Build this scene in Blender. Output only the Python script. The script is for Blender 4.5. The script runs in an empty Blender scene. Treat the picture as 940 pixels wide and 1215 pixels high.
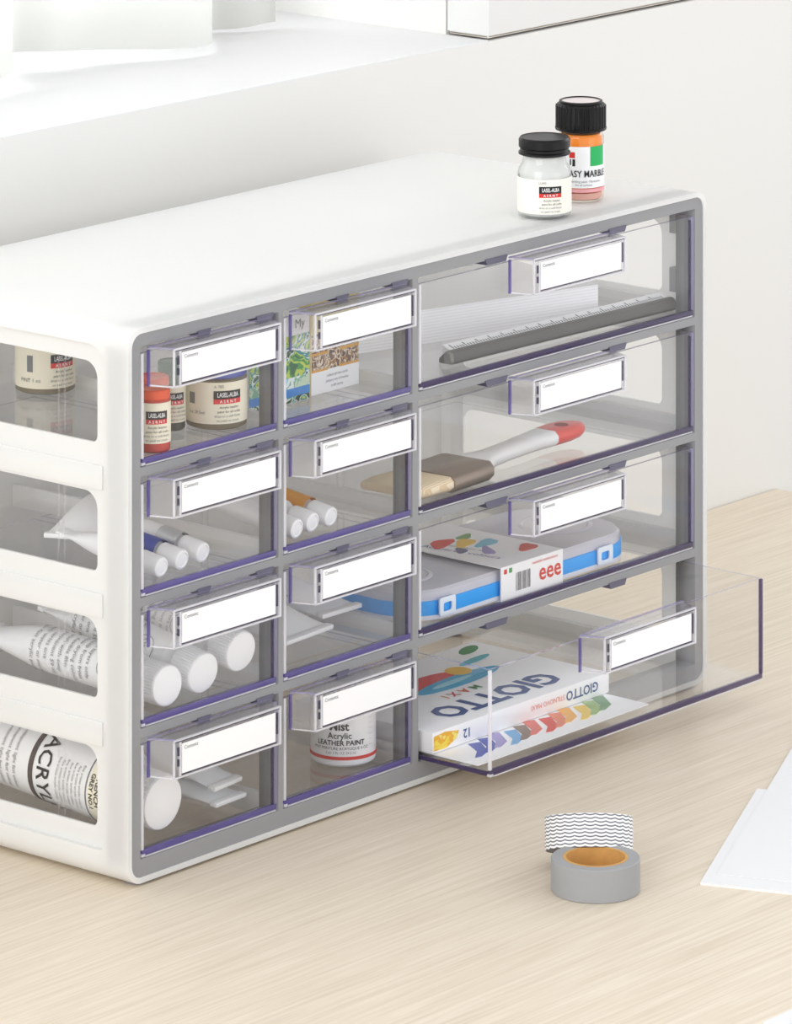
import bpy, bmesh, math, random
from mathutils import Vector, Matrix
random.seed(7)
sc = bpy.context.scene
COL = sc.collection

# ------------------------------------------------------------------ camera, world, light, exposure
cam_d = bpy.data.cameras.new('camera'); cam = bpy.data.objects.new('camera', cam_d); COL.objects.link(cam)
cam.location = (-1.841, -1.721, 0.8074)
cam.rotation_euler = (math.pi / 2, 0, -0.8674)
cam_d.sensor_width = 36; cam_d.lens = 192.9615; cam_d.shift_x = 0; cam_d.shift_y = -1.35052
cam_d.clip_start = 0.05; cam_d.clip_end = 50
sc.camera = cam

world = bpy.data.worlds.new('world'); sc.world = world; world.use_nodes = True
wnt = world.node_tree; wbg = wnt.nodes['Background']; wbg.inputs[1].default_value = 1.0
_tc = wnt.nodes.new('ShaderNodeTexCoord'); _sp = wnt.nodes.new('ShaderNodeSeparateXYZ'); _rp = wnt.nodes.new('ShaderNodeValToRGB')
wnt.links.new(_tc.outputs['Generated'], _sp.inputs[0]); wnt.links.new(_sp.outputs[2], _rp.inputs[0]); wnt.links.new(_rp.outputs[0], wbg.inputs[0])
_rp.color_ramp.elements[0].position = 0.05; _rp.color_ramp.elements[0].color = (1.28, 1.30, 1.33, 1)      # pale room walls round the desk
_rp.color_ramp.elements[1].position = 0.85; _rp.color_ramp.elements[1].color = (0.85, 0.862, 0.88, 1)      # ceiling

def area(name, loc, target, size, power, col=(1, 1, 1)):
    d = bpy.data.lights.new(name, 'AREA'); d.shape = 'SQUARE'; d.size = size; d.energy = power; d.color = col
    o = bpy.data.objects.new(name, d); COL.objects.link(o); o.location = loc
    o.rotation_euler = (Vector(target) - Vector(loc)).to_track_quat('-Z', 'Y').to_euler()
    return o
area('softbox_side', (-3.0, -0.6, 1.2), (0.0, 0.0, 0.1), 2.0, 37.0)
area('softbox_far_side', (2.4, -0.2, 1.2), (0.2, 0.05, 0.1), 1.0, 8.0)
area('softbox_front', (0.6, -3.0, 0.6), (0.2, 0.0, 0.1), 1.6, 9.0)
wd = area('window_daylight', (-0.1, 0.66, 0.46), (-0.1, 0.2, 0.33), 0.3, 6.2)
wd.data.shape = 'RECTANGLE'; wd.data.size = 1.3; wd.data.size_y = 0.30

sc.view_settings.view_transform = 'Standard'; sc.view_settings.look = 'None'
sc.view_settings.exposure = 0.0; sc.view_settings.gamma = 1.0; sc.view_settings.use_curve_mapping = False
sc.cycles.transparent_max_bounces = 40
sc.cycles.max_bounces = 16; sc.cycles.diffuse_bounces = 8; sc.cycles.transmission_bounces = 16; sc.cycles.glossy_bounces = 4

# ------------------------------------------------------------------ materials
def lin(c):
    return tuple(((v / 255) / 12.92 if v / 255 <= 0.04045 else ((v / 255 + 0.055) / 1.055) ** 2.4) for v in c) + (1,)
MATS = {}
def pbr(name, rgb, rough=0.5, spec=0.5, metal=0.0, noise=0.0, nscale=40, bump=0.0, emit=None):
    if name in MATS: return MATS[name]
    m = bpy.data.materials.new(name); m.use_nodes = True; nt = m.node_tree; b = nt.nodes['Principled BSDF']
    b.inputs['Base Color'].default_value = lin(rgb); b.inputs['Roughness'].default_value = rough
    b.inputs['Metallic'].default_value = metal; b.inputs['Specular IOR Level'].default_value = spec
    if noise or bump:
        tc = nt.nodes.new('ShaderNodeTexCoord'); n = nt.nodes.new('ShaderNodeTexNoise'); n.inputs['Scale'].default_value = nscale
        n.inputs['Detail'].default_value = 4; nt.links.new(tc.outputs['Object'], n.inputs['Vector'])
        if noise:
            mx = nt.nodes.new('ShaderNodeMix'); mx.data_type = 'RGBA'; mx.blend_type = 'MIX'
            c = lin(rgb); mx.inputs[6].default_value = tuple(v * (1 - noise) for v in c[:3]) + (1,)
            mx.inputs[7].default_value = tuple(min(1, v * (1 + noise)) for v in c[:3]) + (1,)
            nt.links.new(n.outputs['Fac'], mx.inputs[0]); nt.links.new(mx.outputs[2], b.inputs['Base Color'])
        if bump:
            bp = nt.nodes.new('ShaderNodeBump'); bp.inputs['Strength'].default_value = bump; bp.inputs['Distance'].default_value = 0.001
            nt.links.new(n.outputs['Fac'], bp.inputs['Height']); nt.links.new(bp.outputs['Normal'], b.inputs['Normal'])
    MATS[name] = m
    return m

def clear(name, tint, gloss=1.0, body=None, body_fac=0.0, rough=0.03, through=0.5):
    """clear moulded plastic or glass: transparent with a Schlick reflection, optionally a little milky body colour"""
    if name in MATS: return MATS[name]
    m = bpy.data.materials.new(name); m.use_nodes = True; nt = m.node_tree; nt.nodes.clear()
    out = nt.nodes.new('ShaderNodeOutputMaterial'); tr = nt.nodes.new('ShaderNodeBsdfTransparent')
    tr.inputs[0].default_value = tint + (1,)
    base = tr.outputs[0]
    if body is not None:
        df = nt.nodes.new('ShaderNodeBsdfDiffuse'); df.inputs[0].default_value = lin(body)
        tl = nt.nodes.new('ShaderNodeBsdfTranslucent'); tl.inputs[0].default_value = lin(body)
        ad = nt.nodes.new('ShaderNodeMixShader'); ad.inputs[0].default_value = through
        nt.links.new(df.outputs[0], ad.inputs[1]); nt.links.new(tl.outputs[0], ad.inputs[2])
        mm = nt.nodes.new('ShaderNodeMixShader'); mm.inputs[0].default_value = body_fac
        nt.links.new(base, mm.inputs[1]); nt.links.new(ad.outputs[0], mm.inputs[2]); base = mm.outputs[0]
    gl = nt.nodes.new('ShaderNodeBsdfGlossy'); gl.inputs['Roughness'].default_value = rough
    lw = nt.nodes.new('ShaderNodeLayerWeight'); lw.inputs[0].default_value = 0.5
    pw = nt.nodes.new('ShaderNodeMath'); pw.operation = 'POWER'; pw.inputs[1].default_value = 5
    nt.links.new(lw.outputs['Facing'], pw.inputs[0])
    ma = nt.nodes.new('ShaderNodeMath'); ma.operation = 'MULTIPLY_ADD'; ma.inputs[1].default_value = 0.9 * gloss; ma.inputs[2].default_value = 0.035 * gloss
    nt.links.new(pw.outputs[0], ma.inputs[0])
    mx = nt.nodes.new('ShaderNodeMixShader')
    nt.links.new(ma.outputs[0], mx.inputs[0]); nt.links.new(base, mx.inputs[1]); nt.links.new(gl.outputs[0], mx.inputs[2])
    nt.links.new(mx.outputs[0], out.inputs[0])
    MATS[name] = m
    return m

def stripes(name, a, b, axis, scale, rough=0.7, wav=None, lo=0.45, hi=0.55):
    """two-colour stripes along an object axis (paper edges, printed tape, bristles)"""
    if name in MATS: return MATS[name]
    m = pbr(name, a, rough); nt = m.node_tree; bs = nt.nodes['Principled BSDF']
    tc = nt.nodes.new('ShaderNodeTexCoord'); mp = nt.nodes.new('ShaderNodeMapping'); nt.links.new(tc.outputs['Object'], mp.inputs[0])
    w = nt.nodes.new('ShaderNodeTexWave'); w.wave_type = 'BANDS'; w.bands_direction = axis
    w.inputs['Scale'].default_value = scale; w.inputs['Distortion'].default_value = wav[0] if wav else 0.0
    w.inputs['Detail'].default_value = wav[2] if wav and len(wav) > 2 else 0
    if wav: w.inputs['Detail Scale'].default_value = wav[1]
    nt.links.new(mp.outputs[0], w.inputs['Vector'])
    r = nt.nodes.new('ShaderNodeValToRGB'); r.color_ramp.elements[0].position = lo; r.color_ramp.elements[1].position = hi
    r.color_ramp.elements[0].color = lin(a); r.color_ramp.elements[1].color = lin(b)
    nt.links.new(w.outputs['Fac'], r.inputs[0]); nt.links.new(r.outputs[0], bs.inputs['Base Color'])
    return m

def wood_mat():
    m = pbr('birch_desk', (226, 210, 188), 0.42, 0.35); nt = m.node_tree; b = nt.nodes['Principled BSDF']
    tc = nt.nodes.new('ShaderNodeTexCoord'); mp = nt.nodes.new('ShaderNodeMapping'); mp.inputs['Scale'].default_value = (1.6, 26, 10)
    nt.links.new(tc.outputs['Object'], mp.inputs[0])
    n1 = nt.nodes.new('ShaderNodeTexNoise'); n1.inputs['Scale'].default_value = 5; n1.inputs['Detail'].default_value = 6; n1.inputs['Distortion'].default_value = 0.6
    nt.links.new(mp.outputs[0], n1.inputs['Vector'])
    mp2 = nt.nodes.new('ShaderNodeMapping'); mp2.inputs['Scale'].default_value = (3.5, 120, 60); nt.links.new(tc.outputs['Object'], mp2.inputs[0])
    n2 = nt.nodes.new('ShaderNodeTexNoise'); n2.inputs['Scale'].default_value = 4; n2.inputs['Detail'].default_value = 3
    nt.links.new(mp2.outputs[0], n2.inputs['Vector'])
    ad = nt.nodes.new('ShaderNodeMath'); ad.operation = 'MULTIPLY_ADD'; ad.inputs[1].default_value = 0.72; ad.inputs[2].default_value = 0.0
    nt.links.new(n2.outputs['Fac'], ad.inputs[0])
    a2 = nt.nodes.new('ShaderNodeMath'); a2.operation = 'MULTIPLY_ADD'; a2.inputs[1].default_value = 0.30
    nt.links.new(n1.outputs['Fac'], a2.inputs[0]); nt.links.new(ad.outputs[0], a2.inputs[2])
    r = nt.nodes.new('ShaderNodeValToRGB'); e = r.color_ramp.elements
    e[0].position = 0.36; e[0].color = lin((223, 208, 186)); e[1].position = 0.66; e[1].color = lin((240, 227, 208))
    nt.links.new(a2.outputs[0], r.inputs[0]); nt.links.new(r.outputs[0], b.inputs['Base Color'])
    return m

def blotches(name, cols, scale, rough=0.55):
    """irregular printed picture: several flat colours from noise"""
    m = pbr(name, cols[0], rough); nt = m.node_tree; b = nt.nodes['Principled BSDF']
    tc = nt.nodes.new('ShaderNodeTexCoord'); n = nt.nodes.new('ShaderNodeTexNoise'); n.inputs['Scale'].default_value = scale; n.inputs['Detail'].default_value = 2.5
    n.inputs['Distortion'].default_value = 1.2
    nt.links.new(tc.outputs['Object'], n.inputs['Vector'])
    r = nt.nodes.new('ShaderNodeValToRGB'); r.color_ramp.interpolation = 'CONSTANT'
    k = len(cols); el = r.color_ramp.elements
    el[0].position = 0; el[0].color = lin(cols[0]); el[1].position = 0.36; el[1].color = lin(cols[1])
    for i in range(2, k):
        x = el.new(0.36 + 0.3 * (i - 1) / (k - 1)); x.color = lin(cols[i])
    nt.links.new(n.outputs['Fac'], r.inputs[0]); nt.links.new(r.outputs[0], b.inputs['Base Color'])
    return m

M_WALL = pbr('wall_paint', (228, 227, 224), 0.9, 0.2, bump=0.05, nscale=60)
M_WOOD = wood_mat()
M_SILL = pbr('sill_paint', (225, 225, 226), 0.55)
M_TRIM = pbr('trim_white', (229, 229, 228), 0.6)
M_EDGE = pbr('trim_edge_brown', (150, 135, 112), 0.7)
M_FLOOR = pbr('floor_grey', (200, 196, 190), 0.7, noise=0.05)
M_SHELL = pbr('shell_white', (248, 248, 247), 0.38, 0.4)
def milky(m, rgb, fac):
    # thin white polypropylene lets some light through
    nt = m.node_tree; out = nt.nodes['Material Output']; b = nt.nodes['Principled BSDF']
    tl = nt.nodes.new('ShaderNodeBsdfTranslucent'); tl.inputs[0].default_value = lin(rgb)
    mx = nt.nodes.new('ShaderNodeMixShader'); mx.inputs[0].default_value = fac
    nt.links.new(b.outputs[0], mx.inputs[1]); nt.links.new(tl.outputs[0], mx.inputs[2]); nt.links.new(mx.outputs[0], out.inputs[0])
milky(M_SHELL, (251, 251, 250), 0.36)
M_GREY = pbr('frame_grey', (146, 146, 148), 0.45, 0.4)
M_STOP = pbr('stop_violet_grey', (96, 94, 112), 0.4)
M_DGREY = pbr('stop_dark_grey', (92, 92, 98), 0.5)
M_CLEAR = clear('clear_plastic', (0.998, 0.998, 0.999), 0.95, (248, 248, 252), 0.005)
M_HOLD = clear('holder_plastic', (0.992, 0.991, 0.996), 1.6, (246, 245, 250), 0.06, 0.03, 0.2)
M_GLINT = clear('edge_glint', (0.96, 0.955, 0.975), 1.5, (250, 249, 253), 0.62, 0.03, 0.2)  # highlights on the plastic edges, put into a pale, mostly opaque colour
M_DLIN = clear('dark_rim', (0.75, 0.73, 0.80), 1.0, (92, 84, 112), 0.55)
M_VIO = clear('violet_edge', (0.74, 0.71, 0.88), 1.3, (136, 122, 200), 0.5)
M_VIOD = clear('deep_violet_edge', (0.62, 0.58, 0.72), 1.2, (92, 76, 124), 0.55)
M_VIOL = clear('pale_violet_edge', (0.88, 0.86, 0.95), 1.4, (206, 200, 232), 0.35)
M_PAPER = pbr('paper_white', (246, 246, 247), 0.8, 0.2)
M_INK = pbr('ink_black', (30, 30, 32), 0.7)
M_INKG = pbr('ink_grey', (120, 120, 122), 0.7)
M_CAPW = pbr('cap_white', (246, 246, 247), 0.4)
M_CREAM = pbr('label_cream', (240, 234, 212), 0.6)
M_RED = pbr('label_red', (214, 40, 34), 0.5)
M_BLK = pbr('lid_black', (14, 13, 14), 0.36, 0.28)
M_TUBEW = pbr('tube_white', (238, 238, 238), 0.45)
M_ALU = pbr('tube_aluminium', (200, 202, 206), 0.35, metal=0.7)

# ------------------------------------------------------------------ mesh helpers
class MB:
    def __init__(s): s.v = []; s.f = []; s.m = []
    def add(s, vs, fs, mi=0):
        b = len(s.v); s.v += [tuple(x) for x in vs]; s.f += [tuple(b + i for i in f) for f in fs]
        s.m += ([mi] * len(fs) if isinstance(mi, int) else list(mi)); return s
    def box(s, x0, x1, y0, y1, z0, z1, mi=0):
        vs = [(x, y, z) for z in (z0, z1) for y in (y0, y1) for x in (x0, x1)]
        return s.add(vs, [(0, 2, 3, 1), (4, 5, 7, 6), (0, 1, 5, 4), (2, 6, 7, 3), (0, 4, 6, 2), (1, 3, 7, 5)], mi)
    def loft(s, rings, cap0=True, cap1=True, mi=0, closed=True):
        n = len(rings[0]); vs = [p for r in rings for p in r]; fs = []
        for k in range(len(rings) - 1):
            for i in range(n if closed else n - 1):
                j = (i + 1) % n; fs.append((k * n + i, k * n + j, (k + 1) * n + j, (k + 1) * n + i))
        if cap0: fs.append(tuple(reversed(range(n))))
        if cap1: fs.append(tuple((len(rings) - 1) * n + i for i in range(n)))
        return s.add(vs, fs, mi)
    def lathe(s, prof, n=48, cap0=True, cap1=True, mi=0, c=(0, 0)):
        return s.loft([[(c[0] + r * math.cos(2 * math.pi * i / n), c[1] + r * math.sin(2 * math.pi * i / n), z) for i in range(n)] for r, z in prof], cap0, cap1, mi)
    def ellip(s, secs, n=32, mi=0):
        return s.loft([[(rx * math.cos(2 * math.pi * i / n), ry * math.sin(2 * math.pi * i / n), z) for i in range(n)] for rx, ry, z in secs], mi=mi)
    def ridged(s, r, z0, z1, n=40, d=0.03, bev=0.0008, mi=0):
        N = n * 4; rr = lambda i: r * (1 - d * (1 if i % 4 in (0, 1) else 0))
        ring = lambda f, z: [(f(i) * math.cos(2 * math.pi * i / N), f(i) * math.sin(2 * math.pi * i / N), z) for i in range(N)]
        return s.loft([ring(rr, z0), ring(rr, z1 - bev), ring(lambda i: r * (1 - d) - bev * 0.3, z1 - bev * 0.3), ring(lambda i: r * (1 - d) - bev * 1.3, z1)], mi=mi)
    def patch(s, r, z0, z1, a0, a1, n=16, t=0.00012, mi=0):
        """a printed patch wrapped on a cylinder"""
        rings = []
        for i in range(n + 1):
            a = a0 + (a1 - a0) * i / n; c_, s_ = math.cos(a), math.sin(a)
            rings.append([(r * c_, r * s_, z0), ((r + t) * c_, (r + t) * s_, z0), ((r + t) * c_, (r + t) * s_, z1), (r * c_, r * s_, z1)])
        return s.loft(rings, mi=mi)
    def build(s, name, mats, parent=None, smooth=30, bevel=0):
        me = bpy.data.meshes.new(name); me.from_pydata(s.v, [], s.f)
        if not isinstance(mats, (list, tuple)): mats = [mats]
        for m in mats: me.materials.append(m)
        me.polygons.foreach_set('material_index', s.m)
        bm = bmesh.new(); bm.from_mesh(me); bmesh.ops.recalc_face_normals(bm, faces=bm.faces)
        if bevel:
            bmesh.ops.bevel(bm, geom=[e for e in bm.edges if e.calc_face_angle(0) > 0.6], offset=bevel, segments=2, affect='EDGES', profile=0.5)
        bm.to_mesh(me); bm.free()
        if smooth:
            me.polygons.foreach_set('use_smooth', [True] * len(me.polygons)); me.set_sharp_from_angle(angle=math.radians(smooth))
        o = bpy.data.objects.new(name, me); COL.objects.link(o)
        if parent: o.parent = parent
        return o

def thing(name, label, cat, loc=(0, 0, 0), mat=None, group=None):
    o = bpy.data.objects.new(name, None); COL.objects.link(o); o.empty_display_size = 0.01
    if mat is not None: o.matrix_world = mat
    else: o.location = loc
    o['label'] = label; o['category'] = cat
    if group: o['group'] = group
    return o
def tag(o, label, cat, group=None):
    o['label'] = label; o['category'] = cat
    if group: o['group'] = group
    return o
def struct(o): o['kind'] = 'structure'; return o

def eval_mesh(o, name):
    bpy.context.view_layer.update()
    dg = bpy.context.evaluated_depsgraph_get(); me = bpy.data.meshes.new_from_object(o.evaluated_get(dg)); me.name = name
    return me
def text_mesh(body, size, align='CENTER', bold=0.0, space=1.0):
    c = bpy.data.curves.new('lettering', 'FONT'); c.body = body; c.size = size; c.align_x = align; c.align_y = 'CENTER'
    c.resolution_u = 2; c.offset = bold; c.space_character = space
    o = bpy.data.objects.new('lettering', c); COL.objects.link(o); me = eval_mesh(o, 'lettering')
    bpy.data.objects.remove(o); bpy.data.curves.remove(c)
    return me
def put_text(me, fn, mat, parent):
    for v in me.vertices: v.co = fn(v.co.x, v.co.y)
    me.materials.clear(); me.materials.append(mat)
    o = bpy.data.objects.new('lettering', me); COL.objects.link(o); o.parent = parent
    return o
def text_flat(parent, body, size, origin, u, v, mat, align='CENTER', bold=0.0, lift=0.00015, sx=1.0):
    u = Vector(u).normalized(); v = Vector(v).normalized(); n = u.cross(v) * lift; O = Vector(origin)
    return put_text(text_mesh(body, size, align, bold), lambda x, y: O + u * x * sx + v * y + n, mat, parent)
def text_cyl(parent, body, size, r, ang, z, mat, align='CENTER', bold=0.0, sx=1.0, lift=0.0003):
    R = r + lift
    return put_text(text_mesh(body, size, align, bold), lambda x, y: Vector((R * math.cos(ang + x * sx / r), R * math.sin(ang + x * sx / r), z + y)), mat, parent)

def rrect(x0, x1, y0, y1, r, n=6):
    """rounded rectangle outline; r = one radius or four (from lower-left anticlockwise)"""
    rs = [r] * 4 if not isinstance(r, (list, tuple)) else r; pts = []
    for k, (cx, cy, a) in enumerate(((x0, y0, math.pi), (x1, y0, 1.5 * math.pi), (x1, y1, 0), (x0, y1, 0.5 * math.pi))):
        q = rs[k]; ox = cx + (q if k in (0, 3) else -q); oy = cy + (q if k in (0, 1) else -q)
        for i in range(n + 1):
            t = a + 0.5 * math.pi * i / n; pts.append((ox + q * math.cos(t), oy + q * math.sin(t)))
    return pts
def plate(loops, t, fn, name, mats, parent=None, mi=0):
    """flat plate with holes from 2-D outlines (first = outer), thickness t, mapped to 3-D by fn(u, v, w)"""
    c = bpy.data.curves.new('plate', 'CURVE'); c.dimensions = '2D'; c.fill_mode = 'BOTH'; c.extrude = t / 2
    for L in loops:
        sp = c.splines.new('POLY'); sp.points.add(len(L) - 1)
        for p, q in zip(sp.points, L): p.co = (q[0], q[1], 0, 1)
        sp.use_cyclic_u = True
    o = bpy.data.objects.new('plate', c); COL.objects.link(o); me = eval_mesh(o, name)
    bpy.data.objects.remove(o); bpy.data.curves.remove(c)
    for v in me.vertices: v.co = fn(v.co.x, v.co.y, v.co.z + t / 2)
    bm = bmesh.new(); bm.from_mesh(me); bmesh.ops.remove_doubles(bm, verts=bm.verts, dist=1e-6); bmesh.ops.recalc_face_normals(bm, faces=bm.faces); bm.to_mesh(me); bm.free()
    me.materials.clear()
    for m in (mats if isinstance(mats, (list, tuple)) else [mats]): me.materials.append(m)
    o = bpy.data.objects.new(name, me); COL.objects.link(o)
    if parent: o.parent = parent
    return o
def boolean(o, cutters):
    for c in cutters:
        md = o.modifiers.new('cut', 'BOOLEAN'); md.operation = 'DIFFERENCE'; md.solver = 'EXACT'; md.object = c
    me = eval_mesh(o, o.data.name); o.modifiers.clear(); o.data = me
    for c in cutters: bpy.data.objects.remove(c)
    me.polygons.foreach_set('use_smooth', [True] * len(me.polygons)); me.set_sharp_from_angle(angle=math.radians(28))

# ------------------------------------------------------------------ the setting
WY = 0.2165
b = MB(); b.box(-2.5, 2.6, WY, WY + 0.30, -0.72, 0.2993)
struct(b.build('wall_back', M_WALL))
b = MB(); b.box(0.5232, 2.6, 0.2475, WY + 0.30, 0.2993, 1.5)
struct(b.build('wall_upper', M_WALL))
b = MB(); b.box(-2.5, 0.5232, WY + 0.0005, WY + 0.30, 0.2993, 0.3000)
struct(b.build('trim_1', M_SILL))
b = MB(); b.box(0.5232, 2.0, WY, 0.2465, 0.3022, 1.3, 0); b.box(0.5252, 2.0, WY + 0.002, 0.2465, 0.3004, 0.3022, 1)
struct(b.build('trim_2', [M_TRIM, M_EDGE], bevel=0.0006))
b = MB(); b.box(-3, 3, -3.5, 0.6, -0.75, -0.72); struct(b.build('floor', M_FLOOR))
# window behind the curtain: frame with a mullion and one clear pane
win = plate([rrect(-2.4, 0.5232, 0.30, 1.45, 0.001, 1), rrect(-2.3, -0.95, 0.36, 1.40, 0.001, 1), rrect(-0.88, 0.47, 0.36, 1.40, 0.001, 1)], 0.04,
            lambda u, v, w: Vector((u, 0.455 + w, v)), 'window_1', M_TRIM)
struct(win)
b = MB(); b.box(-2.32, 0.49, 0.472, 0.476, 0.35, 1.41); o = b.build('pane', clear('window_glass', (0.97, 0.98, 0.98)), win)

# sheer curtain: one wavy cloth with a hem, standing just above the sill
def curtain():
    m = bpy.data.materials.new('sheer_curtain'); m.use_nodes = True; nt = m.node_tree; nt.nodes.clear()
    out = nt.nodes.new('ShaderNodeOutputMaterial'); d = nt.nodes.new('ShaderNodeBsdfDiffuse'); t = nt.nodes.new('ShaderNodeBsdfTranslucent'); x = nt.nodes.new('ShaderNodeMixShader')
    d.inputs[0].default_value = lin((248, 248, 246)); t.inputs[0].default_value = lin((250, 250, 248)); x.inputs[0].default_value = 0.72
    nt.links.new(d.outputs[0], x.inputs[1]); nt.links.new(t.outputs[0], x.inputs[2]); nt.links.new(x.outputs[0], out.inputs[0])
    n = 360; rows = 10; vs = []; fs = []
    for k in range(rows + 1):
        for i in range(n + 1):
            s = -0.9 + 1.39 * i / n
            ph = s * 47 + 0.9 * math.sin(s * 9)
            y = 0.333 + 0.018 * math.sin(ph) + 0.007 * math.sin(2 * ph + 0.6)
            x = s + 0.012 * math.cos(ph)
            z = 0.3015 + 0.0 + (0.004 + 0.004 * math.sin(ph * 0.5 + 1) if k == 0 else 0) + (1.1) * k / rows
            vs.append((x, y, z))
    for k in range(rows):
        for i in range(n):
            a = k * (n + 1) + i; fs.append((a, a + 1, a + n + 2, a + n + 1))
    mb = MB(); mb.add(vs, fs); o = mb.build('curtain', m, smooth=180)
    md = o.modifiers.new('thickness', 'SOLIDIFY'); md.thickness = 0.0006
    return tag(o, 'sheer white curtain hanging in wavy folds above the window sill', 'curtain')
curtain()

# desk
desk = thing('desk', 'pale birch desk with straight grain carrying the drawer cabinet', 'desk', (0, 0, 0))
b = MB(); b.box(-1.1, 0.7925, -0.75, 0.2160, -0.028, 0.0); b.build('desk_top', M_WOOD, desk, bevel=0.0012)
for x in (-1.02, 0.70):
    b = MB(); b.box(x, x + 0.03, -0.70, 0.17, -0.72, -0.028); b.build('leg', M_WOOD, desk)

# ------------------------------------------------------------------ the cabinet
W, ZT, D = 0.4343, 0.254, 0.1788
CAB = thing('drawer_cabinet', 'white plastic drawer cabinet with grey front frame and twelve clear drawers', 'cabinet', (0, 0, 0))
T = 0.0025
# shell: rounded tube, then cut the side openings, shallow side recesses and the open bottom
outer = rrect(-T, W + T, 0.0015, ZT + T, 0.0085, 8); inner = rrect(0, W, 0.004, ZT, 0.0065, 8)
shell = plate([outer, inner], D + 0.0008, lambda u, v, w: Vector((u, -0.0008 + w, v)), 'shell', M_SHELL, CAB)
ROWS = [(0.192, 0.248), (0.132, 0.188), (0.072, 0.128), (0.012, 0.068)]
SLOT = [(0.2014, 0.2388), (0.1420, 0.1788), (0.0834, 0.1202), (0.0243, 0.0611)]
cut = []
def cutter(loop, x0, x1):
    o = plate([loop], x1 - x0, lambda u, v, w: Vector((x0 + w, u, v)), 'cutter', M_SHELL); o.parent = None; return o
REC = rrect(0.0128, 0.166, 0.0150, 0.2474, [0.006, 0.006, 0.012, 0.012])
cut.append(cutter(REC, -0.01, 0.003)); cut.append(cutter(REC, W - 0.003, W + 0.01))
b = MB(); b.box(0.012, W - 0.012, 0.014, 0.165, -0.01, 0.0095); cut.append(b.build('cutter', M_SHELL, smooth=0))
boolean(shell, cut)
b = MB(); b.box(-0.0002, W + 0.0002, D - 0.0022, D - 0.0002, 0.006, ZT); b.build('back_panel', M_SHELL, CAB)
for x in (0.004, W - 0.016):
    for y in (0.006, 0.160):
        b = MB(); b.lathe([(0.005, 0.0001), (0.0055, 0.0016)], 20, c=(x + 0.006, y)); b.build('foot', M_GREY, CAB)
for x in (0.0003, W - 0.0023):      # inner side panels with four rounded openings each
    lp = [rrect(0.0120, 0.168, 0.0100, 0.2500, 0.001, 2)] + [rrect(0.0212 if x < 0.1 else 0.0248, 0.160, z0, z1, [0.0035, 0.0035, 0.008, 0.008]) for z0, z1 in SLOT]
    plate(lp, 0.0020, lambda u, v, w: Vector((x + w, u, v)), 'side_panel', M_SHELL, CAB)
for z0, z1 in ((0.1802, 0.1915), (0.1213, 0.1324), (0.0622, 0.0733)):     # raised half of each side band
    for x in (-0.0006, W - 0.0004):
        b = MB(); b.box(x, x + 0.0010, 0.0175, 0.164, z0, z1); b.build('side_rib', M_SHELL, CAB, bevel=0.0003)
# grey front frame with the twelve openings
COLS = [(0.0065, 0.1025), (0.1055, 0.2008), (0.2050, 0.4278)]
loops = [rrect(0, W, 0.004, ZT, 0.0068, 8)]
for x0, x1 in COLS:
    for z0, z1 in ROWS: loops.append(rrect(x0, x1, z0, z1, 0.0005, 2))
plate(loops, 0.0125, lambda u, v, w: Vector((u, w, v)), 'front_frame', M_GREY, CAB)
# stops hanging from each opening's top edge
STOPS = [((0.045, 0.0545), (0.086, 0.0985)), ((0.1435, 0.153), (0.1845, 0.197)), ((0.256, 0.2735), (0.355, 0.3695))]
for ci in range(3):
    for z0, z1 in ROWS:
        for a, c in STOPS[ci]:
            b = MB(); zt = z1 + 0.0006
            b.add([(a, -0.0006, zt), (c, -0.0006, zt), (c - 0.0015, -0.0006, zt - 0.0030), (a + 0.0015, -0.0006, zt - 0.0030),
                   (a, 0.0075, zt), (c, 0.0075, zt), (c - 0.0015, 0.0075, zt - 0.0030), (a + 0.0015, 0.0075, zt - 0.0030)],
                  [(0, 1, 2, 3), (7, 6, 5, 4), (0, 4, 5, 1), (1, 5, 6, 2), (2, 6, 7, 3), (3, 7, 4, 0)])
            b.build('drawer_stop', M_STOP, CAB)
for z0, z1 in ((0.2335, 0.2478), (0.2030, 0.2155)):
    b = MB(); b.box(0.4279, 0.4342, 0.0125, 0.0168, z0, z1); b.build('guide_block', M_GREY, CAB)
# white runners the drawers slide on
for z0, z1 in ROWS:
    for a, c in ((0.0004, 0.0052), (0.1028, 0.1052), (0.2012, 0.2046), (W - 0.0056, W - 0.0004)):
        b = MB(); b.box(a, c, 0.0128, D - 0.003, z0 - 0.004, z0 + 0.0065); b.build('drawer_runner', M_SHELL, CAB)

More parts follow.
